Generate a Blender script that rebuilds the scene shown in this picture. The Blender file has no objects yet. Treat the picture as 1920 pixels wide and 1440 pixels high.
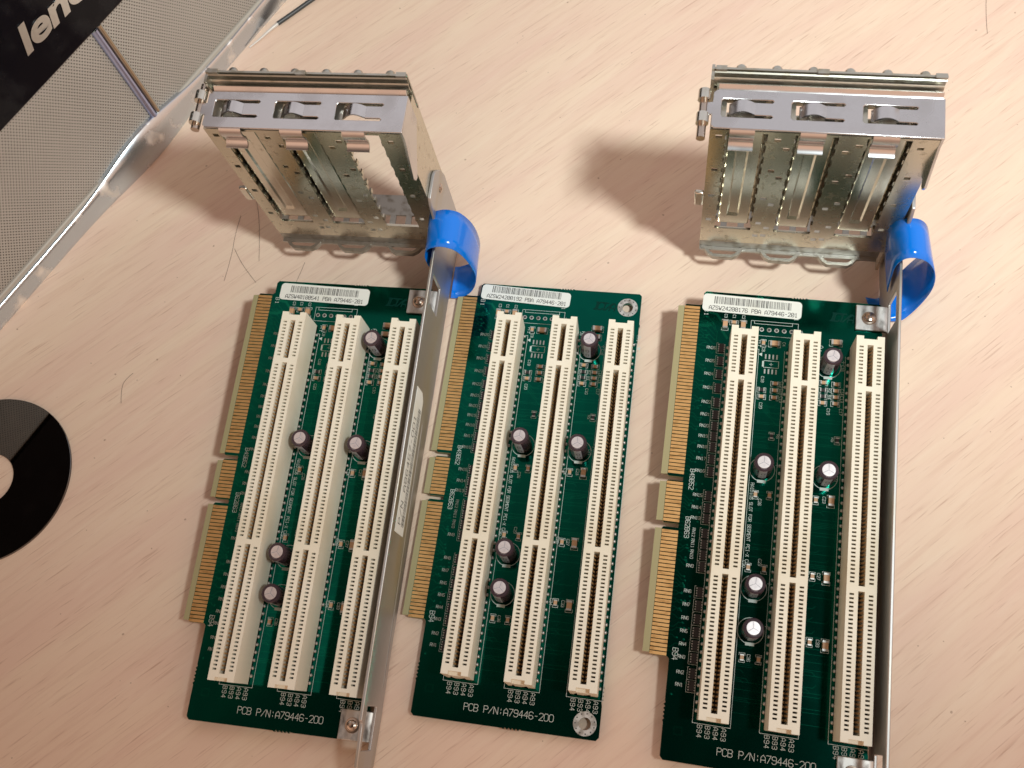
import bpy, math, random
from mathutils import Matrix, Vector
from mathutils.geometry import delaunay_2d_cdt

# ------------------------------------------------------------------ camera, world, lamp
sc = bpy.context.scene
COL = sc.collection
MM = 0.001
cam = bpy.data.cameras.new('camera'); camo = bpy.data.objects.new('camera', cam); COL.objects.link(camo)
cam.sensor_width = 36; cam.lens = 33.9617; cam.clip_start = 0.005; cam.clip_end = 50
CR = [[0.9844814201837745, -0.08394749564271976, 0.15410759646511288],
      [0.1358920015607082, 0.9203283955679372, -0.3667819627833011],
      [-0.1110391697769891, 0.3820320173580507, 0.9174539991130755]]
CP = [71.8559, -149.0182, 328.0968]
camo.matrix_world = Matrix([[CR[i][0], CR[i][1], CR[i][2], CP[i] * MM] for i in range(3)] + [[0, 0, 0, 1]])
cam.dof.use_dof = True; cam.dof.focus_distance = 0.345; cam.dof.aperture_fstop = 30
sc.camera = camo

w = bpy.data.worlds.new('World'); sc.world = w; w.use_nodes = True
nt = w.node_tree; nt.nodes.clear()
wo = nt.nodes.new('ShaderNodeOutputWorld'); bg = nt.nodes.new('ShaderNodeBackground')
tc = nt.nodes.new('ShaderNodeTexCoord'); sx = nt.nodes.new('ShaderNodeSeparateXYZ'); nt.links.new(tc.outputs['Generated'], sx.inputs[0])
def wm(op, a, b=None, c=None):
    n_ = nt.nodes.new('ShaderNodeMath'); n_.operation = op
    for i, v in enumerate((a, b, c)):
        if v is None: continue
        if isinstance(v, (int, float)): n_.inputs[i].default_value = v
        else: nt.links.new(v, n_.inputs[i])
    return n_.outputs[0]
no = nt.nodes.new('ShaderNodeTexNoise'); no.inputs['Scale'].default_value = 2.4; no.inputs['Detail'].default_value = 1.0
nt.links.new(tc.outputs['Generated'], no.inputs['Vector'])
yy = wm('ADD', sx.outputs[1], 0.2)
fx_ = wm('MULTIPLY', wm('MULTIPLY', sx.outputs[0], sx.outputs[0]), 1.5)
fy_ = wm('MULTIPLY_ADD', wm('MULTIPLY', yy, yy), 2.2, fx_)
ff = wm('MULTIPLY', fy_, wm('MULTIPLY_ADD', no.outputs['Fac'], 0.6, 0.7))
rp = nt.nodes.new('ShaderNodeValToRGB')                      # the room: dark where the photographer leans over the table, paler all round
ce = rp.color_ramp.elements
ce[0].position = 0.0; ce[0].color = (0.018, 0.018, 0.018, 1); ce[1].position = 1.0; ce[1].color = (0.70, 0.70, 0.70, 1)
for p_, c_ in ((0.18, 0.045), (0.45, 0.36), (0.75, 0.54)):
    e = ce.new(p_); e.color = (c_, c_, c_, 1)
nt.links.new(ff, rp.inputs['Fac'])
wr = nt.nodes.new('ShaderNodeMapRange'); wr.inputs['From Min'].default_value = 0.10; wr.inputs['From Max'].default_value = 0.5; nt.links.new(sx.outputs[1], wr.inputs['Value'])
wc = nt.nodes.new('ShaderNodeMix'); wc.data_type = 'RGBA'; nt.links.new(wr.outputs[0], wc.inputs[0])
wc.inputs[6].default_value = (1.28, 0.80, 0.55, 1); wc.inputs[7].default_value = (0.95, 0.93, 0.96, 1)
wx = nt.nodes.new('ShaderNodeMix'); wx.data_type = 'RGBA'; wx.blend_type = 'MULTIPLY'; wx.inputs[0].default_value = 1.0
nt.links.new(rp.outputs['Color'], wx.inputs[6]); nt.links.new(wc.outputs[2], wx.inputs[7])
nt.links.new(wx.outputs[2], bg.inputs['Color']); nt.links.new(bg.outputs[0], wo.inputs[0])
bg.inputs['Strength'].default_value = 1.12

def lamp(name, kind, loc, tgt, power, col, size, spot=None, blend=1.0):
    L = bpy.data.lights.new(name, kind); L.energy = power; L.color = col
    o = bpy.data.objects.new(name, L); COL.objects.link(o)
    o.location = [c * MM for c in loc]
    d = Vector(tgt) - Vector(loc); o.rotation_euler = d.to_track_quat('-Z', 'Y').to_euler()
    if kind == 'AREA': L.shape = 'DISK'; L.size = size * MM
    else: L.shadow_soft_size = size * MM
    if spot: L.spot_size = math.radians(spot); L.spot_blend = blend
    return o
lamp('desk_lamp', 'SPOT', (311, -145, 553), (0, 480, 0), 21.4, (0.85, 0.94, 0.93), 34, spot=105)
# lamp('room_lamp', 'AREA', (-150, 500, 900), (0, 0, 0), 1.1, (0.86, 0.92, 1.0), 260)
sc.view_settings.view_transform = 'Standard'; sc.view_settings.look = 'None'
sc.view_settings.exposure = 0.0; sc.view_settings.gamma = 1.0
sc.render.resolution_x = 1024; sc.render.resolution_y = 768

# ------------------------------------------------------------------ materials
def mat(name, col, rough=0.5, metal=0.0, spec=0.5, coat=0.0, coatr=0.1):
    m = bpy.data.materials.new(name); m.use_nodes = True
    b = m.node_tree.nodes['Principled BSDF']
    b.inputs['Base Color'].default_value = (*col, 1); b.inputs['Roughness'].default_value = rough
    b.inputs['Metallic'].default_value = metal; b.inputs['Specular IOR Level'].default_value = spec
    b.inputs['Coat Weight'].default_value = coat; b.inputs['Coat Roughness'].default_value = coatr
    return m
def vary(m, col2, scale, lo=0.4, hi=0.7, rough2=None, bump=0.0, detail=4, stretch=(1, 1, 1), bumpscale=None):
    """blend the base colour (and roughness) towards a second one by a noise: dirt, wear"""
    n = m.node_tree; b = n.nodes['Principled BSDF']
    t = n.nodes.new('ShaderNodeTexCoord'); mp = n.nodes.new('ShaderNodeMapping'); mp.inputs['Scale'].default_value = stretch
    z = n.nodes.new('ShaderNodeTexNoise'); z.inputs['Scale'].default_value = scale; z.inputs['Detail'].default_value = detail
    r = n.nodes.new('ShaderNodeMapRange'); r.inputs['From Min'].default_value = lo; r.inputs['From Max'].default_value = hi
    mx = n.nodes.new('ShaderNodeMix'); mx.data_type = 'RGBA'
    mx.inputs[6].default_value = b.inputs['Base Color'].default_value; mx.inputs[7].default_value = (*col2, 1)
    L = n.links
    L.new(t.outputs['Object'], mp.inputs['Vector']); L.new(mp.outputs[0], z.inputs['Vector']); L.new(z.outputs['Fac'], r.inputs['Value'])
    L.new(r.outputs[0], mx.inputs[0]); L.new(mx.outputs[2], b.inputs['Base Color'])
    if rough2 is not None:
        r2 = n.nodes.new('ShaderNodeMapRange'); r2.inputs['From Min'].default_value = lo; r2.inputs['From Max'].default_value = hi
        r2.inputs['To Min'].default_value = b.inputs['Roughness'].default_value; r2.inputs['To Max'].default_value = rough2
        L.new(z.outputs['Fac'], r2.inputs['Value']); L.new(r2.outputs[0], b.inputs['Roughness'])
    if bump:
        z2 = n.nodes.new('ShaderNodeTexNoise'); z2.inputs['Scale'].default_value = bumpscale or scale; z2.inputs['Detail'].default_value = 3
        bp = n.nodes.new('ShaderNodeBump'); bp.inputs['Strength'].default_value = 0.5; bp.inputs['Distance'].default_value = bump
        L.new(mp.outputs[0], z2.inputs['Vector']); L.new(z2.outputs['Fac'], bp.inputs['Height']); L.new(bp.outputs[0], b.inputs['Normal'])
    return m

M = {}
M['pcb'] = vary(mat('green_solder_mask', (0.0004, 0.078, 0.054), 0.10, 0.93, 0.3), (0.0004, 0.096, 0.062), 60, 0.45, 0.75, rough2=0.13)
M['trace'] = mat('covered_copper_trace', (0.001, 0.145, 0.085), 0.14, 0.85, 0.4)
M['fr4'] = mat('bare_board_edge', (0.36, 0.33, 0.18), 0.55)
M['gold'] = vary(mat('gold_plating', (0.60, 0.34, 0.13), 0.45, 0.6), (0.40, 0.21, 0.07), 700, 0.50, 0.68, rough2=0.6, stretch=(.35, 1, 1))
M['brass'] = mat('slot_contact_metal', (0.45, 0.27, 0.12), 0.4, 0.2)
M['ivory'] = vary(mat('ivory_plastic', (0.76, 0.72, 0.60), 0.42, 0, 0.4), (0.66, 0.60, 0.46), 45, 0.5, 0.75, rough2=0.55)
M['dark'] = mat('cavity_shade', (0.10, 0.06, 0.035), 0.8)  # brown floor tone, paints the shade deep in slot holes and groove
M['tin'] = mat('tin_solder', (0.52, 0.51, 0.49), 0.4, 0.9)
M['annular'] = vary(mat('tinned_ring', (0.55, 0.54, 0.52), 0.5, 0.6), (0.3, 0.28, 0.25), 500, 0.4, 0.6)
M['silk'] = mat('white_silkscreen', (0.50, 0.55, 0.52), 0.6)
M['stamp'] = mat('black_stamp_ink', (0.001, 0.03, 0.022), 0.5, 0.3, 0.1)
M['ceramic'] = mat('tan_ceramic', (0.50, 0.30, 0.17), 0.45)
M['resnet'] = mat('black_resistor_body', (0.02, 0.018, 0.018), 0.35)
M['label'] = vary(mat('white_label_paper', (0.70, 0.72, 0.68), 0.5, 0, 0.3), (0.66, 0.66, 0.58), 90, 0.5, 0.75)
M['ink'] = mat('printed_ink', (0.03, 0.03, 0.03), 0.6)
M['sleeve'] = mat('dark_capacitor_sleeve', (0.035, 0.02, 0.028), 0.22, 0, 0.6)
M['stripe'] = mat('grey_capacitor_stripe', (0.33, 0.34, 0.38), 0.3)
M['can'] = vary(mat('capacitor_top_aluminium', (0.85, 0.82, 0.83), 0.38, 0.85), (0.7, 0.66, 0.68), 300, 0.4, 0.6)
M['steel'] = vary(mat('galvanised_steel', (0.66, 0.64, 0.58), 0.22, 1.0), (0.50, 0.47, 0.38), 70, 0.5, 0.75, rough2=0.36, bump=0.00003, bumpscale=22)
M['dirty'] = vary(mat('dusty_steel', (0.58, 0.55, 0.46), 0.25, 1.0), (0.36, 0.31, 0.22), 420, 0.56, 0.86, rough2=0.42, bump=0.00003, bumpscale=20, detail=9)
M['cover'] = vary(mat('slot_cover_steel', (0.70, 0.68, 0.60), 0.20, 1.0), (0.34, 0.29, 0.20), 420, 0.60, 0.90, rough2=0.4, bump=0.00003, bumpscale=20, detail=9)
M['rail'] = vary(mat('rail_zinc', (0.50, 0.485, 0.43), 0.36, 1.0), (0.30, 0.26, 0.18), 260, 0.5, 0.8, rough2=0.55)
M['dull'] = vary(mat('dull_zinc', (0.42, 0.41, 0.38), 0.42, 1.0), (0.25, 0.22, 0.17), 300, 0.5, 0.8, rough2=0.6)
M['door'] = vary(mat('smooth_spring_steel', (0.60, 0.59, 0.60), 0.24, 1.0), (0.50, 0.49, 0.50), 80, 0.5, 0.75, rough2=0.34, bump=0.00002, bumpscale=18)
M['wall'] = vary(mat('bracket_steel', (0.50, 0.50, 0.50), 0.50, 1.0), (0.46, 0.42, 0.33), 60, 0.5, 0.7, rough2=0.42, stretch=(1, .35, 1), bump=0.00004, bumpscale=45)
M['ear'] = vary(mat('scuffed_steel', (0.60, 0.60, 0.59), 0.50, 1.0), (0.16, 0.15, 0.14), 320, 0.46, 0.68, rough2=0.6, stretch=(1, .5, 1), detail=7)
M['rivet'] = mat('rivet_steel', (0.5, 0.42, 0.36), 0.25, 1.0)
M['blue'] = mat('blue_plastic_film', (0.0, 0.15, 0.62), 0.14, 0, 0.6)
M['platter'] = vary(mat('platter_mirror', (0.16, 0.155, 0.15), 0.03, 1.0), (0.2, 0.19, 0.18), 60, 0.5, 0.9, rough2=0.06)
M['gloss'] = vary(mat('black_gloss_plastic', (0.003, 0.003, 0.005), 0.06, 0, 0.18), (0.012, 0.012, 0.014), 80, 0.55, 0.8, rough2=0.14)
M['chrome'] = vary(mat('scratched_chrome', (0.58, 0.65, 0.72), 0.24, 1.0), (0.85, 0.85, 0.83), 120, 0.56, 0.70, rough2=0.5, bump=0.0007, bumpscale=24, detail=8)
M['rod'] = mat('polished_rod', (0.45, 0.52, 0.80), 0.26, 1.0)
M['rod2'] = mat('brushed_rod_edge', (0.5, 0.42, 0.32), 0.3, 1.0)
M['logo'] = mat('mirror_letter', (0.80, 0.84, 0.84), 0.34, 1.0)
M['greyplastic'] = mat('grey_frame_plastic', (0.36, 0.34, 0.30), 0.45)
M['cable'] = mat('dark_cable_rubber', (0.035, 0.038, 0.04), 0.4)
M['cabletip'] = mat('pale_tip_plastic', (0.55, 0.52, 0.48), 0.3)
M['hair'] = mat('dark_hair', (0.09, 0.05, 0.035), 0.5)

def wood():
    m = bpy.data.materials.new('pale_wood_laminate'); m.use_nodes = True
    n = m.node_tree; L = n.links; b = n.nodes['Principled BSDF']
    t = n.nodes.new('ShaderNodeTexCoord')
    def mapped(rot, sx, sy):
        r = n.nodes.new('ShaderNodeMapping'); r.inputs['Rotation'].default_value = (0, 0, math.radians(-rot)); L.new(t.outputs['Object'], r.inputs['Vector'])
        s = n.nodes.new('ShaderNodeMapping'); s.inputs['Scale'].default_value = (sx, sy, 1); L.new(r.outputs[0], s.inputs['Vector'])
        return s.outputs[0]
    def noise(v, sc_, det=3, dist=0.0, rough=0.5):
        z = n.nodes.new('ShaderNodeTexNoise'); z.inputs['Scale'].default_value = sc_; z.inputs['Detail'].default_value = det
        z.inputs['Distortion'].default_value = dist; z.inputs['Roughness'].default_value = rough; L.new(v, z.inputs['Vector']); return z.outputs['Fac']
    def rng(v, a, c, lo=0.0, hi=1.0):
        r = n.nodes.new('ShaderNodeMapRange'); r.inputs['From Min'].default_value = a; r.inputs['From Max'].default_value = c
        r.inputs['To Min'].default_value = lo; r.inputs['To Max'].default_value = hi; L.new(v, r.inputs['Value']); return r.outputs[0]
    def mix(f, a, c):
        x = n.nodes.new('ShaderNodeMix'); x.data_type = 'RGBA'; L.new(f, x.inputs[0])
        if isinstance(a, tuple): x.inputs[6].default_value = (*a, 1)
        else: L.new(a, x.inputs[6])
        x.inputs[7].default_value = (*c, 1); return x.outputs[2]
    G = 45
    broad = noise(mapped(G, 9, 60), 1.0, 2, 0.4)
    c = mix(rng(broad, 0.35, 0.68), (0.73, 0.575, 0.445), (0.70, 0.51, 0.41))
    fine = noise(mapped(G, 28, 520), 1.0, 4, 0.6)
    c = mix(rng(fine, 0.50, 0.78, 0, 0.38), c, (0.56, 0.37, 0.28))
    pale = noise(mapped(G + 2, 30, 300), 1.3, 3, 0.5)
    c = mix(rng(pale, 0.52, 0.82, 0, 0.38), c, (0.78, 0.66, 0.53))
    pores = noise(mapped(G - 1, 60, 1500), 1.0, 3, 0.4)
    pm = rng(pores, 0.60, 0.74, 0, 0.55)
    c = mix(pm, c, (0.40, 0.235, 0.17))
    spk = noise(mapped(0, 1, 1), 520, 0)
    c = mix(rng(spk, 0.86, 0.88, 0, 0.5), c, (0.20, 0.12, 0.08))
    L.new(c, b.inputs['Base Color'])
    L.new(rng(fine, 0.3, 0.8, 0.46, 0.6), b.inputs['Roughness'])
    b.inputs['Specular IOR Level'].default_value = 0.25
    bp = n.nodes.new('ShaderNodeBump'); bp.inputs['Strength'].default_value = 0.35; bp.inputs['Distance'].default_value = 0.0001
    ad = n.nodes.new('ShaderNodeMath'); ad.operation = 'SUBTRACT'; L.new(fine, ad.inputs[0]); L.new(pm, ad.inputs[1])
    L.new(ad.outputs[0], bp.inputs['Height']); L.new(bp.outputs[0], b.inputs['Normal'])
    return m
M['wood'] = wood()

def grille():
    m = bpy.data.materials.new('perforated_speaker_cloth'); m.use_nodes = True
    n = m.node_tree; L = n.links; b = n.nodes['Principled BSDF']
    t = n.nodes.new('ShaderNodeTexCoord'); sp = n.nodes.new('ShaderNodeSeparateXYZ'); L.new(t.outputs['Object'], sp.inputs[0])
    def mth(op, a, c=None, v=None):
        x = n.nodes.new('ShaderNodeMath'); x.operation = op
        L.new(a, x.inputs[0])
        if c is not None: L.new(c, x.inputs[1])
        elif v is not None: x.inputs[1].default_value = v
        return x.outputs[0]
    a_ = mth('MULTIPLY', sp.outputs[0], v=1 / 0.00154); c_ = mth('MULTIPLY', sp.outputs[2], v=1 / 0.0020)
    u = mth('SUBTRACT', a_, c_); v = mth('ADD', a_, c_)
    fu = mth('SUBTRACT', mth('FRACT', u), v=0.5); fv = mth('SUBTRACT', mth('FRACT', v), v=0.5)
    d = mth('SQRT', mth('ADD', mth('MULTIPLY', fu, fu), mth('MULTIPLY', fv, fv)))
    r = n.nodes.new('ShaderNodeMapRange'); r.inputs['From Min'].default_value = 0.15; r.inputs['From Max'].default_value = 0.26; L.new(d, r.inputs['Value'])
    mx = n.nodes.new('ShaderNodeMix'); mx.data_type = 'RGBA'; L.new(r.outputs[0], mx.inputs[0])
    mx.inputs[6].default_value = (0.02, 0.016, 0.012, 1)
    z = n.nodes.new('ShaderNodeTexNoise'); z.inputs['Scale'].default_value = 30; L.new(t.outputs['Object'], z.inputs['Vector'])
    mb = n.nodes.new('ShaderNodeMix'); mb.data_type = 'RGBA'; L.new(z.outputs['Fac'], mb.inputs[0])
    mb.inputs[6].default_value = (0.30, 0.28, 0.25, 1); mb.inputs[7].default_value = (0.38, 0.355, 0.32, 1); L.new(mb.outputs[2], mx.inputs[7])
    L.new(mx.outputs[2], b.inputs['Base Color']); b.inputs['Roughness'].default_value = 0.5
    bp = n.nodes.new('ShaderNodeBump'); bp.inputs['Distance'].default_value = 0.0003; L.new(r.outputs[0], bp.inputs['Height']); L.new(bp.outputs[0], b.inputs['Normal'])
    return m
M['grille'] = grille()

# ------------------------------------------------------------------ mesh helpers (millimetres)
class MB:
    def __init__(s): s.v = []; s.f = []; s.m = []; s.sm = []
    def add(s, vs, fs, mi=0, smooth=False):
        o = len(s.v); s.v += [tuple(v) for v in vs]; s.f += [tuple(i + o for i in f) for f in fs]
        s.m += [mi] * len(fs); s.sm += [smooth] * len(fs)
    def box(s, x0, x1, y0, y1, z0, z1, mi=0, bev=0.0):
        if bev <= 0:
            s.add([(x0, y0, z0), (x1, y0, z0), (x1, y1, z0), (x0, y1, z0), (x0, y0, z1), (x1, y0, z1), (x1, y1, z1), (x0, y1, z1)],
                  [(0, 3, 2, 1), (4, 5, 6, 7), (0, 1, 5, 4), (1, 2, 6, 5), (2, 3, 7, 6), (3, 0, 4, 7)], mi)
        else:
            b = bev
            s.add([(x0, y0, z0), (x1, y0, z0), (x1, y1, z0), (x0, y1, z0), (x0, y0, z1 - b), (x1, y0, z1 - b), (x1, y1, z1 - b), (x0, y1, z1 - b),
                   (x0 + b, y0 + b, z1), (x1 - b, y0 + b, z1), (x1 - b, y1 - b, z1), (x0 + b, y1 - b, z1)],
                  [(0, 3, 2, 1), (8, 9, 10, 11), (0, 1, 5, 4), (1, 2, 6, 5), (2, 3, 7, 6), (3, 0, 4, 7), (4, 5, 9, 8), (5, 6, 10, 9), (6, 7, 11, 10), (7, 4, 8, 11)], mi)
    def cyl(s, p, ax, r, h, n=24, mi=0, r2=None, caps=True, smooth=True):
        """cylinder from p along axis ax ('x','y','z') of length h"""
        r2 = r if r2 is None else r2; vs = []
        for k, (rr, hh) in enumerate(((r, 0), (r2, h))):
            for i in range(n):
                a = 2 * math.pi * i / n; c, d = rr * math.cos(a), rr * math.sin(a)
                vs.append({'z': (p[0] + c, p[1] + d, p[2] + hh), 'y': (p[0] + d, p[1] + hh, p[2] + c), 'x': (p[0] + hh, p[1] + c, p[2] + d)}[ax])
        s.add(vs, [(i, (i + 1) % n, n + (i + 1) % n, n + i) for i in range(n)], mi, smooth)
        if caps: s.add(vs, [tuple(range(n))[::-1], tuple(range(n, 2 * n))], mi)
    def lathe(s, p, prof, n=28, mi=0, mis=None):
        vs = []; fs = []
        for r, z in prof:
            for i in range(n):
                a = 2 * math.pi * i / n; vs.append((p[0] + r * math.cos(a), p[1] + r * math.sin(a), p[2] + z))
        for k in range(len(prof) - 1):
            s.add(vs[k * n:(k + 2) * n], [(i, (i + 1) % n, n + (i + 1) % n, n + i) for i in range(n)], (mis[k] if mis else mi), True)
        s.add(vs[-n:], [tuple(range(n))], (mis[-1] if mis else mi))
    def plate(s, loops, frame, t, mi=0):
        """polygon with holes (first loop is the outline) in a frame (origin, U, V), extruded by t along -N where N = U x V"""
        O, U, V = (Vector(a) for a in frame); N = U.cross(V).normalized()
        pts = []; idx = []
        for lp in loops:
            idx.append((len(pts), len(lp))); pts += [O + U * a + V * b for a, b in lp]
        vv = [Vector(c) for lp in loops for c in lp]
        ee = [(st + i, st + (i + 1) % ln) for st, ln in idx for i in range(ln)]
        cv, _, cf, ov, _, _ = delaunay_2d_cdt(vv, ee, [], 0, 1e-6)
        back = {i: (o_[0] if o_ else None) for i, o_ in enumerate(ov)}
        def inside(x, y):
            c = False
            for lp in loops:
                for i in range(len(lp)):
                    (x0, y0), (x1, y1) = lp[i], lp[i - 1]
                    if (y0 > y) != (y1 > y) and x < (x1 - x0) * (y - y0) / (y1 - y0) + x0: c = not c
            return c
        tr = []
        for f in cf:
            if any(back[i] is None for i in f): continue
            cx, cy = sum(cv[i].x for i in f) / 3, sum(cv[i].y for i in f) / 3
            if inside(cx, cy): tr.append(tuple(back[i] for i in f))
        flat = [c for lp in loops for c in lp]; n = len(pts); F = []
        for a, b, c in tr:
            A = (flat[b][0] - flat[a][0]) * (flat[c][1] - flat[a][1]) - (flat[c][0] - flat[a][0]) * (flat[b][1] - flat[a][1])
            if abs(A) < 1e-9: continue
            f = (a, b, c) if A > 0 else (a, c, b)
            F.append(f); F.append((f[0] + n, f[2] + n, f[1] + n))
        for k, (st, ln) in enumerate(idx):
            lp = loops[k]; A = sum(lp[i][0] * lp[(i + 1) % ln][1] - lp[(i + 1) % ln][0] * lp[i][1] for i in range(ln))
            ccw = (A > 0) == (k == 0)
            for i in range(ln):
                a, b = st + i, st + (i + 1) % ln
                F.append((a, a + n, b + n, b) if ccw else (a, b, b + n, a + n))
        s.add(pts + [p - N * t for p in pts], F, mi)
    def strip(s, path, axis, a0, a1, t, mi=0, smooth=True):
        """sheet of thickness t that follows a 2D path in the plane normal to axis ('x' -> (y,z), 'y' -> (x,z), 'z' -> (x,y)), from a0 to a1 along axis"""
        n = len(path); L = []; R = []
        for i in range(n):
            p0 = path[max(i - 1, 0)]; p1 = path[min(i + 1, n - 1)]
            dx, dy = p1[0] - p0[0], p1[1] - p0[1]; l = math.hypot(dx, dy) or 1; nx, ny = -dy / l * t / 2, dx / l * t / 2
            L.append((path[i][0] + nx, path[i][1] + ny)); R.append((path[i][0] - nx, path[i][1] - ny))
        def P(q, a): return {'x': (a, q[0], q[1]), 'y': (q[0], a, q[1]), 'z': (q[0], q[1], a)}[axis]
        vs = [P(q, a0) for q in L] + [P(q, a0) for q in R] + [P(q, a1) for q in L] + [P(q, a1) for q in R]
        F = []
        for i in range(n - 1):
            F.append((i, i + 1, 2 * n + i + 1, 2 * n + i)); F.append((n + i, 3 * n + i, 3 * n + i + 1, n + i + 1))
        s.add(vs, F, mi, smooth)
        E_ = []
        for i in range(n - 1):
            E_.append((i, n + i, n + i + 1, i + 1)); E_.append((2 * n + i, 2 * n + i + 1, 3 * n + i + 1, 3 * n + i))
        E_ += [(0, 2 * n, 3 * n, n), (n - 1, 2 * n - 1, 4 * n - 1, 3 * n - 1)]
        s.add(vs, E_, mi)
    def build(s, name, mats, parent=None, smooth_angle=None):
        me = bpy.data.meshes.new(name); me.from_pydata([(a * MM, b * MM, c * MM) for a, b, c in s.v], [], s.f)
        for m in (mats if isinstance(mats, (list, tuple)) else [mats]): me.materials.append(m)
        me.polygons.foreach_set('material_index', s.m); me.polygons.foreach_set('use_smooth', s.sm); me.update()
        me.validate()
        o = bpy.data.objects.new(name, me); COL.objects.link(o)
        if parent is not None: o.parent = parent
        return o
def empty(name, label, cat, matrix=None, group=None):
    o = bpy.data.objects.new(name, None); COL.objects.link(o); o.empty_display_size = 0.01
    if matrix is not None: o.matrix_world = matrix
    o['label'] = label; o['category'] = cat
    if group: o['group'] = group
    return o
def tag(o, label, cat, group=None):
    o['label'] = label; o['category'] = cat
    if group: o['group'] = group
    return o
def fix(o):
    import bmesh
    bm = bmesh.new(); bm.from_mesh(o.data); bmesh.ops.remove_doubles(bm, verts=bm.verts, dist=1e-6)
    bmesh.ops.recalc_face_normals(bm, faces=bm.faces); bm.to_mesh(o.data); bm.free(); o.data.set_sharp_from_angle(angle=math.radians(38)); return o
def bevel(o, wdt, seg=2, ang=40):
    fix(o)
    b = o.modifiers.new('bevel', 'BEVEL'); b.width = wdt * MM; b.segments = seg; b.limit_method = 'ANGLE'; b.angle_limit = math.radians(ang); b.harden_normals = False
    return o
def circ(cx, cy, r, n=28, a0=0):
    return [(cx + r * math.cos(a0 + 2 * math.pi * i / n), cy + r * math.sin(a0 + 2 * math.pi * i / n)) for i in range(n)]
def rect(x0, y0, x1, y1): return [(x0, y0), (x1, y0), (x1, y1), (x0, y1)]
def rrect(x0, y0, x1, y1, r, n=5):
    P = []
    for cx, cy, a in ((x1 - r, y0 + r, -90), (x1 - r, y1 - r, 0), (x0 + r, y1 - r, 90), (x0 + r, y0 + r, 180)):
        for i in range(n + 1):
            t = math.radians(a + 90 * i / n); P.append((cx + r * math.cos(t), cy + r * math.sin(t)))
    return P

# stroke lettering on a 4 x 6 grid, as printed on circuit boards
GL = {'A': '00,04,26,44,40;02,42', 'B': '00,06,36,45,44,33,03;33,42,41,30,00', 'C': '45,36,16,05,01,10,30,41', 'D': '00,06,26,44,42,20,00',
      'E': '40,00,06,46;03,33', 'F': '00,06,46;03,33', 'G': '45,36,16,05,01,10,30,41,43,23', 'I': '10,30;20,26;16,36', 'J': '01,10,20,31,36',
      'L': '06,00,40', 'M': '00,06,23,46,40', 'N': '00,06,40,46', 'O': '01,05,16,36,45,41,30,10,01', 'P': '00,06,36,45,44,33,03',
      'R': '00,06,36,45,44,33,03;23,40', 'S': '45,36,16,05,04,13,33,42,41,30,10,01', 'T': '06,46;26,20', 'U': '06,01,10,30,41,46',
      'W': '06,10,23,30,46', 'X': '00,46;06,40', 'Z': '06,46,00,40', '0': '01,05,16,36,45,41,30,10,01', '1': '15,26,20;10,30',
      '2': '05,16,36,45,44,00,40', '3': '05,16,36,45,44,33,42,41,30,10,01;13,33', '4': '30,36,02,42', '5': '46,06,03,33,42,41,30,10,01',
      '6': '45,36,16,05,01,10,30,41,42,33,03', '7': '06,46,10', '8': '13,04,05,16,36,45,44,33,13,02,01,10,30,41,42,33',
      '9': '01,10,30,41,45,36,16,05,04,13,43', '-': '13,33', '/': '00,46', ':': '21,22;24,25', '+': '21,25;03,43', '@': '01,05,16,36,45,41,30,10,01;12,34'}
def seg2(mb, p, q, wd, frame, z, mi=0):
    O, U, V = frame; N = U.cross(V)
    d = Vector((q[0] - p[0], q[1] - p[1])); l = d.length
    if l < 1e-6: return
    d /= l; e_ = Vector((-d.y, d.x)) * wd / 2; a = Vector(p) - d * wd * .4; b = Vector(q) + d * wd * .4
    mb.add([O + U * c.x + V * c.y + N * z for c in (a - e_, b - e_, b + e_, a + e_)], [(0, 1, 2, 3)], mi)
def text(mb, s_, x, y, h, pitch, rot=0, wd=None, frame=None, z=0.03, slant=0.0, mi=0, aspect=0.62):
    """stroke text whose first character's lower left is (x, y); rot in degrees"""
    frame = frame or (Vector((0, 0, 0)), Vector((1, 0, 0)), Vector((0, 1, 0)))
    wd = wd or h * 0.13; g = h / 6; c, d = math.cos(math.radians(rot)), math.sin(math.radians(rot)); k = 0
    for i, ch in enumerate(s_):
        if ch not in GL: continue
        for st in GL[ch].split(';'):
            P = []
            for pr in st.split(','):
                a = int(pr[0]) / 4 * h * aspect + int(pr[1]) * g * slant + i * pitch; b = int(pr[1]) * g
                P.append((x + a * c - b * d, y + a * d + b * c))
            for p, q in zip(P, P[1:]): seg2(mb, p, q, wd, frame, z + 0.0015 * (k % 7), mi); k += 1
def line(mb, pts, wd, z=0.03, mi=0):
    fr = (Vector((0, 0, 0)), Vector((1, 0, 0)), Vector((0, 1, 0)))
    for k, (p, q) in enumerate(zip(pts, pts[1:])): seg2(mb, p, q, wd, fr, z + 0.002 * (k % 3), mi)
def barcode(mb, x0, x1, y0, y1, seed, frame=None, z=0.06, skew=0.0, shift=0):
    fr = frame or (Vector((0, 0, 0)), Vector((1, 0, 0)), Vector((0, 1, 0)))
    O, U, V = fr; N = U.cross(V); R = random.Random(seed); x = x0
    while x < x1:
        wd = R.choice((.13, .13, .2, .3, .13)); gp = R.choice((.16, .16, .26, .36))
        yy = skew * (x - x0)
        mb.add([O + U * a + V * (b + yy) + N * z for a, b in ((x, y0), (x + wd, y0), (x + wd, y1), (x, y1))], [(0, 1, 2, 3)]); x += wd + gp

# ------------------------------------------------------------------ the table
tb = MB(); tb.box(-900, 900, -700, 1000, -25, 0)
table = tb.build('table_surface', M['wood']); table['kind'] = 'structure'

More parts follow.
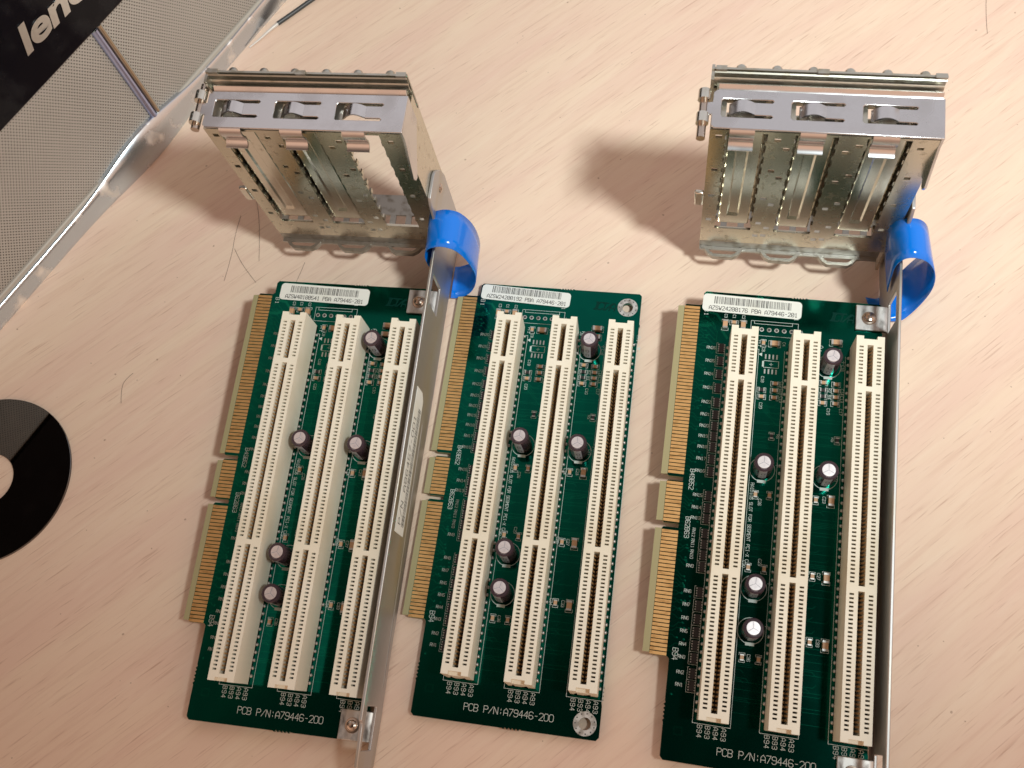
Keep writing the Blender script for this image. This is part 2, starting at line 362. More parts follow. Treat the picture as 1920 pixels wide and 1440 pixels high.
# ------------------------------------------------------------------ riser card parts
SX = [14.64, 34.96, 55.28]           # slot centres
H = 12.8
PINY = [-1.27 * i for i in range(11)] + [-1.27 * (i + 13) for i in range(49)] + [-1.27 * (i + 64) for i in range(32)]
def slot_mesh():
    mb = MB()
    xs = [-4.45, -3.5, -2.15, -0.95, 0.95, 2.15, 3.5, 4.45]
    seg = [(3.95, 2.85, 'n')]
    y = 2.85; rows = [(p + .3, p - .3) for p in PINY]
    def zone(yy):
        if yy > 0.75 or yy < -121.9: return 'e'
        if -15.5 < yy < -13.8 or -80.2 < yy < -78.6: return 'e'
        return 'g'
    br = sorted({3.95, 2.85, 0.75, -13.8, -15.5, -78.6, -80.2, -121.9, -123.1, -124.2} | {a for r in rows for a in r}, reverse=True)
    nx, ny = len(xs) - 1, len(br) - 1
    hh = [[H] * ny for _ in range(nx)]
    for j in range(ny):
        ym = (br[j] + br[j + 1]) / 2
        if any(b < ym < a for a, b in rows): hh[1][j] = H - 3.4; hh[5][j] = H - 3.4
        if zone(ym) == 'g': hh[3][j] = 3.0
        if ym > 2.85 or ym < -123.1:
            for i in (2, 3, 4): hh[i][j] = H - 3.0
    for i in range(nx):
        for j in range(ny):
            x0, x1, y1, y0 = xs[i], xs[i + 1], br[j], br[j + 1]; z = hh[i][j]
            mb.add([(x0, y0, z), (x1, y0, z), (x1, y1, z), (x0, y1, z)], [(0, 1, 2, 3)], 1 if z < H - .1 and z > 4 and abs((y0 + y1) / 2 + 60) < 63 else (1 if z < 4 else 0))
            for (ii, jj, a, b) in ((i + 1, j, (x1, y0), (x1, y1)), (i, j + 1, (x0, y0), (x1, y0))):
                z2 = hh[ii][jj] if ii < nx and jj < ny else None
                if z2 is not None and abs(z2 - z) > .01:
                    mb.add([(a[0], a[1], z), (b[0], b[1], z), (b[0], b[1], z2), (a[0], a[1], z2)], [(0, 1, 2, 3)], 0)
    def side(a, b, za, zb=0.6): mb.add([(a[0], a[1], zb), (b[0], b[1], zb), (b[0], b[1], za), (a[0], a[1], za)], [(0, 1, 2, 3)], 0)
    side((4.45, -124.2), (4.45, 3.95), H); side((-4.45, 3.95), (-4.45, -124.2), H)
    for yy in (3.95, -124.2):
        side((-4.45, yy), (-2.15, yy), H); side((-2.15, yy), (2.15, yy), H - 3.0); side((2.15, yy), (4.45, yy), H)
    for px in (-3.6, 3.6):                                  # small standoff feet
        for k in range(9): mb.box(px - .6, px + .6, -k * 15.2 - 1, -k * 15.2 + 1, 0, .6)
    return mb
def slot(parent):
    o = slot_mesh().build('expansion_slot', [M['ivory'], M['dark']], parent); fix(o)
    c = MB()
    for p in PINY:
        for s in (-1, 1):
            c.add([(s * .92, p - .28, 3.2), (s * .92, p + .28, 3.2), (s * .12, p + .28, 9.6), (s * .12, p - .28, 9.6), (s * .9, p + .28, 11.9), (s * .9, p - .28, 11.9)],
                  [(0, 1, 2, 3), (3, 2, 4, 5)])
    o2 = c.build('contact_strip', M['brass'], o)
    j = MB()
    for k in range(49):
        for s in (-1, 1):
            j.lathe((s * 4.75, 0.4 - 2.54 * k, 0), [(.62, 0), (.5, .3), (.25, .55), (.05, .62)], 8)
    j.build('solder_joints', M['tin'], o)
    return o
def elec_cap(parent):
    mb = MB(); mb.lathe((0, 0, 0), [(3.0, 0.3), (3.15, .6), (3.15, 8.9), (3.0, 9.4), (3.15, 9.8), (3.15, 10.15), (2.85, 10.5), (2.1, 10.52)], 32, mis=[0] * 8)
    o = mb.build('capacitor', M['sleeve'], parent)
    t = MB()
    t.lathe((0, 0, 0), [(2.12, 10.50), (2.05, 10.58), (0.0, 10.60)], 32)
    for a in (90, 210, 330):                                # vent grooves
        a = math.radians(a); c, s = math.cos(a), math.sin(a)
        t.add([(-s * .07, c * .07, 10.615), (s * .07, -c * .07, 10.615), (1.9 * c + s * .07, 1.9 * s - c * .07, 10.61), (1.9 * c - s * .07, 1.9 * s + c * .07, 10.61)], [(0, 1, 2, 3)], 1)
    fix(t.build('capacitor_top', [M['can'], M['stripe']], o))
    s = MB(); r = 3.17; pts = []
    for k in range(7):
        a = math.radians(-90 - 24 + 8 * k); pts.append((r * math.cos(a), r * math.sin(a)))
    for i in range(6):
        s.add([(*pts[i], .8), (*pts[i + 1], .8), (*pts[i + 1], 9.9), (*pts[i], 9.9)], [(0, 1, 2, 3)], 0, True)
    def in_(p, rr): l = math.hypot(*p); return (p[0] / l * rr, p[1] / l * rr)
    for i in range(6): s.add([(*pts[i], 9.9), (*pts[i + 1], 9.9), (*in_(pts[i + 1], 2.3), 10.56), (*in_(pts[i], 2.3), 10.56)], [(0, 1, 2, 3)], 0, True)
    text(s, '0', -.38, 5.6, 1.7, 1, frame=(Vector((0, -3.2, 0)), Vector((1, 0, 0)), Vector((0, 0, 1))), z=.02, mi=1)
    text(s, '0', -.38, 2.2, 1.7, 1, frame=(Vector((0, -3.2, 0)), Vector((1, 0, 0)), Vector((0, 0, 1))), z=.02, mi=1)
    s.build('polarity_stripe', [M['stripe'], M['ink']], o)
    return o
def smd(parent, l, wd, h, body='ceramic', nm='chip_capacitor'):
    mb = MB(); e = l * .2
    mb.box(-l / 2 + e, l / 2 - e, -wd / 2, wd / 2, 0.05, h, 0)
    mb.box(-l / 2, -l / 2 + e, -wd / 2 - .03, wd / 2 + .03, 0, h + .03, 1); mb.box(l / 2 - e, l / 2, -wd / 2 - .03, wd / 2 + .03, 0, h + .03, 1)
    return mb.build(nm, [M[body], M['tin']], parent)
def resnet(parent):
    mb = MB(); mb.box(-.8, .8, -1.6, 1.6, .05, .62, 0)
    for k in range(4):
        for s in (-1, 1): mb.box(s * .95 - .25, s * .95 + .25, -1.2 + .8 * k - .2, -1.2 + .8 * k + .2, 0, .5, 1)
    return mb.build('resistor_network', [M['resnet'], M['tin']], parent)
RNY = [0, -4.9, -9.8, -14.9, -20.2, -24.7, -28.8, -32.5, -36.3, -40.5, -44.8, -53.2, -57.4, -61.0, -66.0, -69.6, -73.2, -77.0, -85.2, -89.5, -93.8, -97.9, -102, -106, -110.7, -114.5]
SMD = [  # x, y, l, w, h, rot, kind
    (46.2, 5.6, 3.4, 1.7, 1.4, 0), (45.9, 2.2, 3.2, 1.6, 1.3, 0), (25.7, 3.3, 3.2, 1.7, 1.2, 0), (21.9, 3.3, 1.9, 1.1, .8, 90),
    (42.7, -9.4, 2, 1.1, .8, 0), (42.7, -12, 2, 1.1, .5, 0), (42.7, -14.3, 2, 1.1, .5, 0), (42.7, -16.7, 2, 1.1, .8, 0),
    (46.9, -9.6, 2, 1.1, .8, 0), (46.9, -12, 2, 1.1, .8, 0), (46.9, -14.3, 2, 1.1, .8, 0), (46.9, -16.6, 2, 1.1, .8, 0),
    (26.8, -11.4, 2, 1.1, .8, 0), (26.8, -13.9, 2, 1.1, .8, 0), (26.7, -16.5, 2, 1.1, .8, 0), (22.5, -16.5, 2, 1.1, .8, 0), (22.4, -14, 2, 1.1, .5, 0),
    (26.8, -30.2, 1.9, 1.1, .5, 90), (48.1, -29.4, 1.9, 1.1, .5, 90), (47.0, -50.4, 3.3, 1.7, 1.5, 90), (42.2, -50.5, 2, 1.1, .8, 90),
    (22.9, -50.9, 2, 1.1, .8, 90), (27.4, -50.7, 2, 1.1, .8, 90), (46.7, -75.6, 3.3, 1.7, 1.5, 90), (42.4, -75.5, 2, 1.1, .8, 90),
    (47.3, -96.6, 3.3, 1.7, 1.5, 90), (42.6, -96.1, 2, 1.1, .8, 90), (22.4, -103.6, 2, 1.1, .8, 90), (27.5, -103.6, 2, 1.1, .8, 90),
    (27.3, -75.2, 2, 1.1, .8, 90), (22.3, -75.2, 2, 1.1, .8, 90), (8.3, 9.0, 3.2, 1.6, 1.4, 90), (11.3, 10.1, 2, 1.1, .8, 0), (14.5, 9.2, 3.2, 1.6, 1.4, 90)]
CAPS = [(44.1, -3.3), (24.5, -42.1), (44.7, -42.4), (24.5, -81.6), (24.5, -95.1)]
HOLES = [(56.4, 15.5), (56.4, -132.7)]

def silkscreen():
    mb = MB(); W = .13
    text(mb, 'PCB P/N:A79446-200', 17.1, -133.5, 2.15, 1.64, wd=0.156)
    for s in SX:
        for k, tx in enumerate(('B94', 'B93', 'A94', 'A93')):
            text(mb, tx, s - 4.1 + 2.45 * k, -125.6, 1.45, 1.35, rot=-90, wd=0.133)
        line(mb, [(s - 5.7, 0.9), (s - 5.7, -125.2), (s + 5.9, -125.2), (s + 5.9, 0.9), (s + 5.0, 0.9)], W)
        text(mb, 'A', s + 5.6, 4.2, 1.5, 1.3, rot=-90, wd=0.133); text(mb, '1', s + 5.6, 2.6, 1.0, 1.3, rot=-90, wd=0.117)
        mb.add([(s + 5.9, -.9, .031), (s + 7.1, -1.6, .031), (s + 7.1, -.2, .031)], [(0, 1, 2)])
    text(mb, 'B49B52', 1.1, -44.6, 1.5, 1.22, rot=-90, wd=0.156); text(mb, 'B62B63', 1.1, -61.0, 1.5, 1.22, rot=-90, wd=0.156)
    text(mb, 'B94', .9, -103.6, 1.7, 1.3, rot=-90, wd=0.148); text(mb, 'B', 0.7, 14.6, 1.5, 1.2, rot=-90, wd=0.140); text(mb, '1', .8, 13.0, 1.3, 1.2, rot=-90, wd=0.156)
    text(mb, 'RAIDIOS SLOT FOR SEGMENT PCI-X C', 21.2, -47, 1.05, .83, rot=-90, wd=0.117)
    for k, y in enumerate(RNY):
        n = 26 - k
        if n in (12, 11, 10): text(mb, 'RN%d' % n, 3.6, y + 1.5, .95, .78, rot=-90, wd=0.109)
        else: text(mb, 'RN%d' % n, 2.75, y - .5, 1.0, .80, wd=0.117)
        line(mb, [(6.05, y - 1.95), (6.05, y + 1.95), (6.5, y + 1.95)], .1); line(mb, [(6.05, y - 1.95), (9.0, y - 1.95)], .1)
    for x, y, l, wd, h, r in SMD:
        a, b = (l / 2 + .45, wd / 2 + .35) if r == 0 else (wd / 2 + .35, l / 2 + .45)
        for sx in (-1, 1):
            if r == 0: line(mb, [(x + sx * a * .45, y + b), (x + sx * a, y + b), (x + sx * a, y - b), (x + sx * a * .45, y - b)], .13)
            else: line(mb, [(x + a, y + sx * b * .5), (x + a, y + sx * b), (x - a, y + sx * b), (x - a, y + sx * b * .5)], .13)
    for tx, x, y in (('C3', 7.9, 13.2), ('C1', 10.8, 13.2), ('C2', 14.0, 13.2), ('C26', 24.0, -52.2), ('C23', 44.4, -49), ('C24', 40.0, -49.2), ('C28', 40.3, -73.8), ('C27', 43.9, -74.2),
                     ('C30', 20.4, -73.2), ('C29', 25.4, -72), ('C34', 40.6, -94.8), ('C33', 44.6, -95), ('C36', 24.0, -102.4), ('C18', 22.0, -9), ('C20', 22.0, -18.6), ('C12', 28.6, -10.4),
                     ('C15', 28.6, -13), ('C19', 28.6, -15.8), ('C10', 44.3, -18.4), ('C17', 48.3, -18.2), ('R2', 44.4, -11.2), ('R4', 44.4, -13.6), ('C14', 48.5, -11), ('C13', 48.5, -13.6),
                     ('R5', 46.2, -28.6), ('R6', 28.4, -29.4), ('C8', 21.6, 1.6), ('C4', 28.4, 4.2), ('J5', 33.9, 9.4), ('J8', 39.9, 4.0), ('C21', 47.9, -41.4), ('C16', 48.3, -2.4)):
        text(mb, tx, x, y, .95, .78, rot=-90, wd=0.109)
    line(mb, [(17.2, 11.6), (33.3, 11.6), (33.3, 6.1), (17.2, 6.1), (17.2, 11.6)], W); line(mb, [(18.3, 11.6), (18.3, 10.5), (31.3, 10.5), (31.3, 11.6)], W)
    text(mb, '1', 31.9, 13.6, 1.2, 1, rot=-90, wd=0.172)
    line(mb, [(22.5, -3.1), (27.5, -3.1), (27.5, -5.6), (22.5, -5.6), (22.5, -3.1)], .17); line(mb, [(22.2, -3.5), (22.2, -5.2)], .5)
    line(mb, [(24.4, -4.35), (25.6, -4.35)], .12); line(mb, [(25, -3.8), (25, -4.9)], .12)
    line(mb, [(3.6, -127.2), (6.0, -127.2), (6.0, -129.4), (3.6, -129.4), (3.6, -127.2)], .1, mi=1)
    for cx, cy in CAPS:
        P = circ(cx, cy, 4.1, 40); line(mb, P + P[:1], .2)
        mb.box(cx - 1.4, cx + 1.4, cy - 4.6, cy - 3.6, .01, .045)
        line(mb, [(cx + 4.9, cy + 1.4), (cx + 4.9, cy + 2.6)], .12); line(mb, [(cx + 4.3, cy + 2), (cx + 5.5, cy + 2)], .12)
    return mb
def traces():
    mb = MB(); R = random.Random(4); W = .17
    for k, y in enumerate([14.75 - 1.27 * i for i in range(95)]):
        if R.random() < .25: continue
        L1 = R.uniform(.6, 2.0); dx = R.uniform(.6, 1.6); sgn = R.choice((-1, -1, 1)); e = R.uniform(2.2, 4.6)
        line(mb, [(-.9, y), (-.2 + L1 * .3, y), (-.2 + L1 * .3 + dx, y + sgn * dx), (min(-.2 + L1 * .3 + dx + e * .3, 5.6), y + sgn * dx)], W, .012)
        x = min(-.2 + L1 * .3 + dx + e * .3, 5.6); mb.lathe((x, y + sgn * dx, 0), [(.32, .012), (.2, .03), (.05, .02)], 8)
    for (x0, x1) in ((19.5, 30.4), (39.6, 50.6)):
        y = -18.5
        while y > -120:
            y -= R.choice((.55, .55, 1.1, 1.1, 2.4, 3.6)); a = x0 + R.uniform(0, 1.5); b = x1
            if R.random() < .35: m_ = R.uniform(x0 + 2, x1 - 3); line(mb, [(a, y), (m_, y), (m_ + .9, y - .9 if R.random() < .5 else y + .9)], W * .8, .012)
            else: line(mb, [(a, y), (b, y)], W * .8, .012)
    line(mb, [(2.2, 13.4), (5.0, 13.0), (7.6, 9.8), (7.6, 6.5), (9.4, 4.0)], .9, .012); line(mb, [(-.4, 9.4), (3.4, 9.4), (5.8, 6.4), (5.8, 2.2)], W, .012)
    line(mb, [(-.4, 8.2), (2.2, 8.2), (4.0, 8.9)], 1.2, .012)
    for i in range(7): line(mb, [(-.2, 12 - i * 1.9), (1.8, 12 - i * 1.9), (4.6, 9.2 - i * 1.9), (5.2, 7.6 - i * 1.5)], W, .014)
    for i in range(4): line(mb, [(19.6, -17.5 - i * .9), (22.5, -17.5 - i * .9), (25 + i, -20 - i * 2.0), (30, -20 - i * 2.0)], W, .014)
    for i in range(40):
        x, y = R.uniform(1, 6), R.uniform(-118, 10); mb.lathe((x, y, 0), [(.34, .012), (.22, .03), (.05, .02)], 8)
    return mb
def pcb(parent, bare):
    mb = MB()
    out = [(0.8, 21.45)]
    x = 30.4
    out += [(30.4, 21.45)]
    for i in range(5): out += [(31 + i, 21.15), (31.3 + i, 21.7)]
    out += [(36.2, 21.4), (60.4, 21.45), (61.25, 20.6), (61.25, 9), (61.6, 8.4), (61.1, 7.4), (61.25, 6.8)]
    out += [(61.25, -120.4)]
    for i in range(4): out += [(61.5, -121.2 - i * 1.2), (61.0, -121.8 - i * 1.2)]
    out += [(61.25, -127), (61.25, -136.3), (60.3, -137.35), (36.6, -137.35)]
    for i in range(5): out += [(36 - i * 1.2, -137.0), (35.5 - i * 1.2, -137.7)]
    out += [(30.2, -137.35), (1.0, -137.35), (0, -136.3), (0, -126.4)]
    for i in range(5): out += [(-.3, -125.8 + i * 1.2), (.25, -125.2 + i * 1.2)]
    out += [(0, -119.8), (0, -107.2), (-.6, -106.5), (-5.9, -106.5), (-6.4, -106.0),
            (-6.4, -65.6), (-5.9, -65.1), (-1.1, -65.1), (-1.0, -64.4), (-1.1, -63.7), (-5.9, -63.7), (-6.4, -63.2),
            (-6.4, -49.6), (-5.9, -49.1), (-1.1, -49.1), (-1.0, -48.4), (-1.1, -47.7), (-5.9, -47.7), (-6.4, -47.2),
            (-6.4, 14.8), (-5.9, 15.9), (-.8, 15.9), (0, 16.6), (0, 20.6)]
    holes = [circ(hx, hy, 1.95, 28) for hx, hy in HOLES]
    mb.plate([out[::-1] if False else out] + holes, ((0, 0, 0), (1, 0, 0), (0, 1, 0)), 1.57, 0)
    o = mb.build('circuit_board', [M['pcb'], M['fr4']], parent)
    fix(o)
    # lighter bare laminate on the board's rim
    for p in o.data.polygons:
        if abs(p.normal.z) < .5 and (p.center.x < -0.0005 or p.center.x > .0614): p.material_index = 1
    g = MB(); g2 = MB()
    for a, b in ((15.9, -47.7), (-49.1, -63.7), (-65.1, -106.5)):   # chamfered leading edge
        a -= .6; b += .6
        g2.add([(-6.4, a, 0), (-6.4, b, 0), (-8.6, b - .0, -.55), (-8.6, a, -.55), (-8.6, a, -1.05), (-8.6, b, -1.05), (-6.4, b, -1.57), (-6.4, a, -1.57)],
               [(0, 3, 2, 1), (3, 4, 5, 2), (4, 7, 6, 5), (0, 7, 4, 3), (1, 2, 5, 6)])
    fix(g2.build('bevelled_edge', M['fr4'], o))
    for i in list(range(49)) + list(range(51, 62)) + list(range(64, 96)):
        y = 14.75 - 1.27 * i
        if i in (49, 50): continue
        g.box(-6.3, -.95, y - .49, y + .49, -.01, .035)
    g.build('edge_contacts', M['gold'], o)
    traces().build('copper_traces', M['trace'], o)
    silkscreen().build('silkscreen_print', [M['silk'], M['trace']], o)
    st = MB(); text(st, 'ICT/A', 43.4, 14.0, 3.0, 1.55, rot=-2, wd=.5, slant=.25); st.build('ink_stamp', M['stamp'], o)
    v = MB()
    for k in range(6):
        v.lathe((18.4 + 2.56 * k, 8.45, 0), [(.8, .01), (.75, .04), (.5, .05)], 16, mis=[2, 2, 1])
    for k in range(4):
        v.box(22.75 + 1.27 * k, 23.25 + 1.27 * k, -2.4, -.7, .005, .06, 0); v.box(22.75 + 1.27 * k, 23.25 + 1.27 * k, -7.9, -6.2, .005, .06, 0)
    if bare:
        for hx, hy in HOLES:
            q = MB(); q.plate([circ(hx, hy, 3.75, 36), circ(hx, hy, 1.95, 28)], ((0, 0, .05), (1, 0, 0), (0, 1, 0)), .05, 0)
            for i in range(11):
                a = 2 * math.pi * i / 11 + .3; q.cyl((hx + 3.1 * math.cos(a), hy + 3.1 * math.sin(a), .05), 'z', .24, .02, 8, 1)
            q.build('mounting_ring', [M['annular'], M['ink']], o)
    v.build('plated_pads', [M['tin'], M['ink'], M['annular']], o)
    return o
def at(o, x, y, z=0, r=0): o.location = (x * MM, y * MM, z * MM); o.rotation_euler = (0, 0, math.radians(r)); return o
def dupe(o, parent):
    c = o.copy(); COL.objects.link(c); c.parent = parent
    for ch in list(o.children): dupe(ch, c)
    return c

def matrix(R, t): return Matrix([[R[i][0], R[i][1], R[i][2], t[i] * MM] for i in range(3)] + [[0, 0, 0, 1]])
MATS = [matrix([[0.999878, -0.015132, -0.003995], [0.014877, 0.998232, -0.057549], [0.004859, 0.057482, 0.998335]], [-75.645, -11.404, 14.125]),
        matrix([[1, 0, 0], [0, 1, 0], [0, 0, 1]], [0, 0, 3.0]),
        matrix([[0.9996, 0.020617, -0.019372], [-0.021674, 0.998195, -0.056004], [0.018182, 0.056402, 0.998243]], [83.178, -2.958, 13.429])]
LABELS = ['green riser card whose steel cage has one open slot, leftmost card, nearest the computer',
          'bare green riser card without cage or blue strap, between the two cards with cages',
          'green riser card whose steel cage holds all three blank slot covers, rightmost card']
GRP = 'green three-slot riser cards laid side by side on the table'

SER = ['AZSW40100541 PBA A79446-201', 'AZSW24200192 PBA A79446-201', 'AZSW24200176 PBA A79446-201']
LAB = [((1.9, 14.0), 34.9, 6.7, -1.3), ((0.3, 15.0), 34.3, 6.2, -2.4), ((-0.2, 13.9), 34.3, 6.7, -1.0)]
def label(parent, k):
    (x, y), lw, lh, rot = LAB[k]
    e = MB(); e.plate([rrect(0, 0, lw, lh, 1.4)], ((0, 0, .12), (1, 0, 0), (0, 1, 0)), .1)
    o = e.build('barcode_label', M['label'], parent); at(o, x, y, 0, rot)
    p = MB(); s_ = SER[k].replace('0', '@')
    barcode(p, 4.0, 30.6, 3.1, 5.9, 11, z=.135)
    text(p, s_, 2.4, .75, 1.45, 1.14, wd=.2, z=.135, aspect=.6)
    p.build('label_print', M['ink'], o)
    return o

XO = [0.8, 0, 0.0]      # the first cage sits a touch further out
WX0, WX1 = 62.7, 63.8
def bracket(parent, first):
    mb = MB()
    out = [(57.5, -17.2), (58.3, 20), (56.5, 26), (52.5, 31.8), (50.5, 33), (41, 33), (39.5, 30), (38, 20), (36.5, 17.0), (-130.5, 17.0), (-131.2, 15.4), (-133, 15.2), (-144, 14),
           (-150, 8), (-152, 2), (-149, -3), (-144, -5.8), (-128, -6.6), (-112, -6.4), (-48, -9.8), (-17, -12.4), (14, -13.2), (34, -14.6), (42, -16.4)]
    holeA = rect(10.2, .9, 21.3, 13.7); holeB = rect(-139.4, .9, -126.2, 12.6)
    slit = rect(-120, -2.9, -30, -2.35)
    # frame: U = +y, V = +z, N = +x
    mb.plate([out, holeA, holeB, slit] if first else [out, holeA, holeB], ((WX1, 0, 0), (0, 1, 0), (0, 0, 1)), WX1 - WX0)
    o = mb.build('mounting_bracket', M['wall'], parent); bevel(o, .3, 2, 50)
    for (y0, y1) in ((11.0, 20.4), (-137.3, -128.0)):
        e = MB(); pth = [(52.2, .65), (58, .65), (61.2, .65), (62.2, .5), (62.9, -.1), (63.2, -1.2), (63.25, -2.6)]
        e.strip(pth, 'y', y0, y1, 1.1)
        eo = e.build('mounting_tab', M['ear'], o); bevel(eo, .9 if False else .25, 2, 50)
        r = MB(); yc = HOLES[0][1] if y0 > 0 else HOLES[1][1]
        r.lathe((56.6, yc, 1.2), [(2.5, 0), (2.4, .25), (2.0, .3), (1.75, .35), (1.75, .9), (1.4, 1.35), (.8, 1.6), (.05, 1.7)], 24)
        r.build('rivet', M['rivet'], o)
    r = MB(); r.cyl((WX1, 51, 22.5), 'x', 1.9, .4, 20, r2=1.5); r.cyl((WX1 + .4, 51, 22.5), 'x', 1.0, .25, 16, r2=.7); r.build('rivet', M['rivet'], o)
    if first:
        fr = (Vector((WX1 + .12, 0, 0)), Vector((0, 1, 0)), Vector((0, 0, 1)))
        s = MB(); s.plate([[(-71.4, 1.9), (-23, 1.9), (-20.6, 4.5), (-20.6, 12.3), (-71.4, 13.2)]], fr, .1)
        so = s.build('bracket_label', M['label'], o)
        p = MB(); text(p, 'P/N A86457-001', -68.2, 7.9, 3.1, 2.75, frame=fr, wd=.3, z=.03, aspect=.62)
        barcode(p, -68.5, -27, 3.0, 6.6, 5, frame=fr, z=.03); p.build('label_print', M['ink'], so)
    return o

def strap(parent, path):
    n = len(path); P = []
    # resample with a smooth curve
    def cr(a, b, c, d, t):
        return [0.5 * ((2 * b[i]) + (-a[i] + c[i]) * t + (2 * a[i] - 5 * b[i] + 4 * c[i] - d[i]) * t * t + (-a[i] + 3 * b[i] - 3 * c[i] + d[i]) * t ** 3) for i in range(6)]
    Q = [list(f) + list(b) for f, b in path]
    for i in range(n - 1):
        a, b, c, d = Q[max(i - 1, 0)], Q[i], Q[i + 1], Q[min(i + 2, n - 1)]
        for k in range(6): P.append(cr(a, b, c, d, k / 6))
    P.append(Q[-1]); m = MB(); vs = []
    for r in P:
        for j in range(5):
            t = j / 4; vs.append([r[i] * (1 - t) + r[3 + i] * t for i in range(3)])
    fs = [(i * 5 + j, (i + 1) * 5 + j, (i + 1) * 5 + j + 1, i * 5 + j + 1) for i in range(len(P) - 1) for j in range(4)]
    m.add(vs, fs, 0, True)
    o = m.build('pull_strap', M['blue'], parent)
    s = o.modifiers.new('thickness', 'SOLIDIFY'); s.thickness = .2 * MM; s.offset = 0
    return o
STRAP1 = [((61.6, 26, -4), (61.4, 40, -4)), ((60.8, 26, 6), (60.6, 40.5, 6)), ((60.2, 26.6, 15), (59.9, 41, 15)), ((61.8, 27, 20.6), (60.9, 41.5, 20.5)), ((65.0, 27, 23.5), (64.4, 41.5, 23.4)), ((68.3, 27, 24.1), (68.2, 41.5, 24.3)),
          ((72.3, 27, 21.6), (72.4, 41.5, 22.0)), ((75.2, 27, 14), (75.6, 41.5, 13.5)), ((76.4, 27, 2.5), (76.2, 41, 2)), ((75.0, 26.3, -5.5), (74.6, 40, -6)),
          ((71.6, 25.4, -11.5), (71, 39, -12)), ((67.0, 24.8, -14.4), (66.6, 38.5, -14.8)), ((64.3, 24.6, -14.2), (64.2, 38, -14.6))]
STRAP3 = [((61.9, 25, 3), (60.4, 36, 5)), ((61.5, 26, 9), (59.6, 39.5, 10)), ((61.0, 27, 19), (58.6, 41, 20)), ((63.0, 27, 25), (61.3, 41, 25.6)), ((67.0, 27, 25.6), (65.6, 41, 26.6)), ((71.0, 27, 22.4), (69.2, 41, 23.6)),
          ((74.2, 27, 16), (71.8, 41, 17)), ((76.0, 27, 8), (73.6, 42, 8)), ((76.4, 27, 0), (74.2, 43, 0)), ((75.2, 26, -7), (72.6, 43.5, -8)), ((73.2, 24.6, -12.4), (69.5, 41, -12.8)), ((70.5, 22.6, -14.2), (65.5, 35, -14.4)), ((66.5, 22.0, -14.4), (62.5, 31, -14.9)), ((61, 22.4, -14.6), (58, 31, -15))]

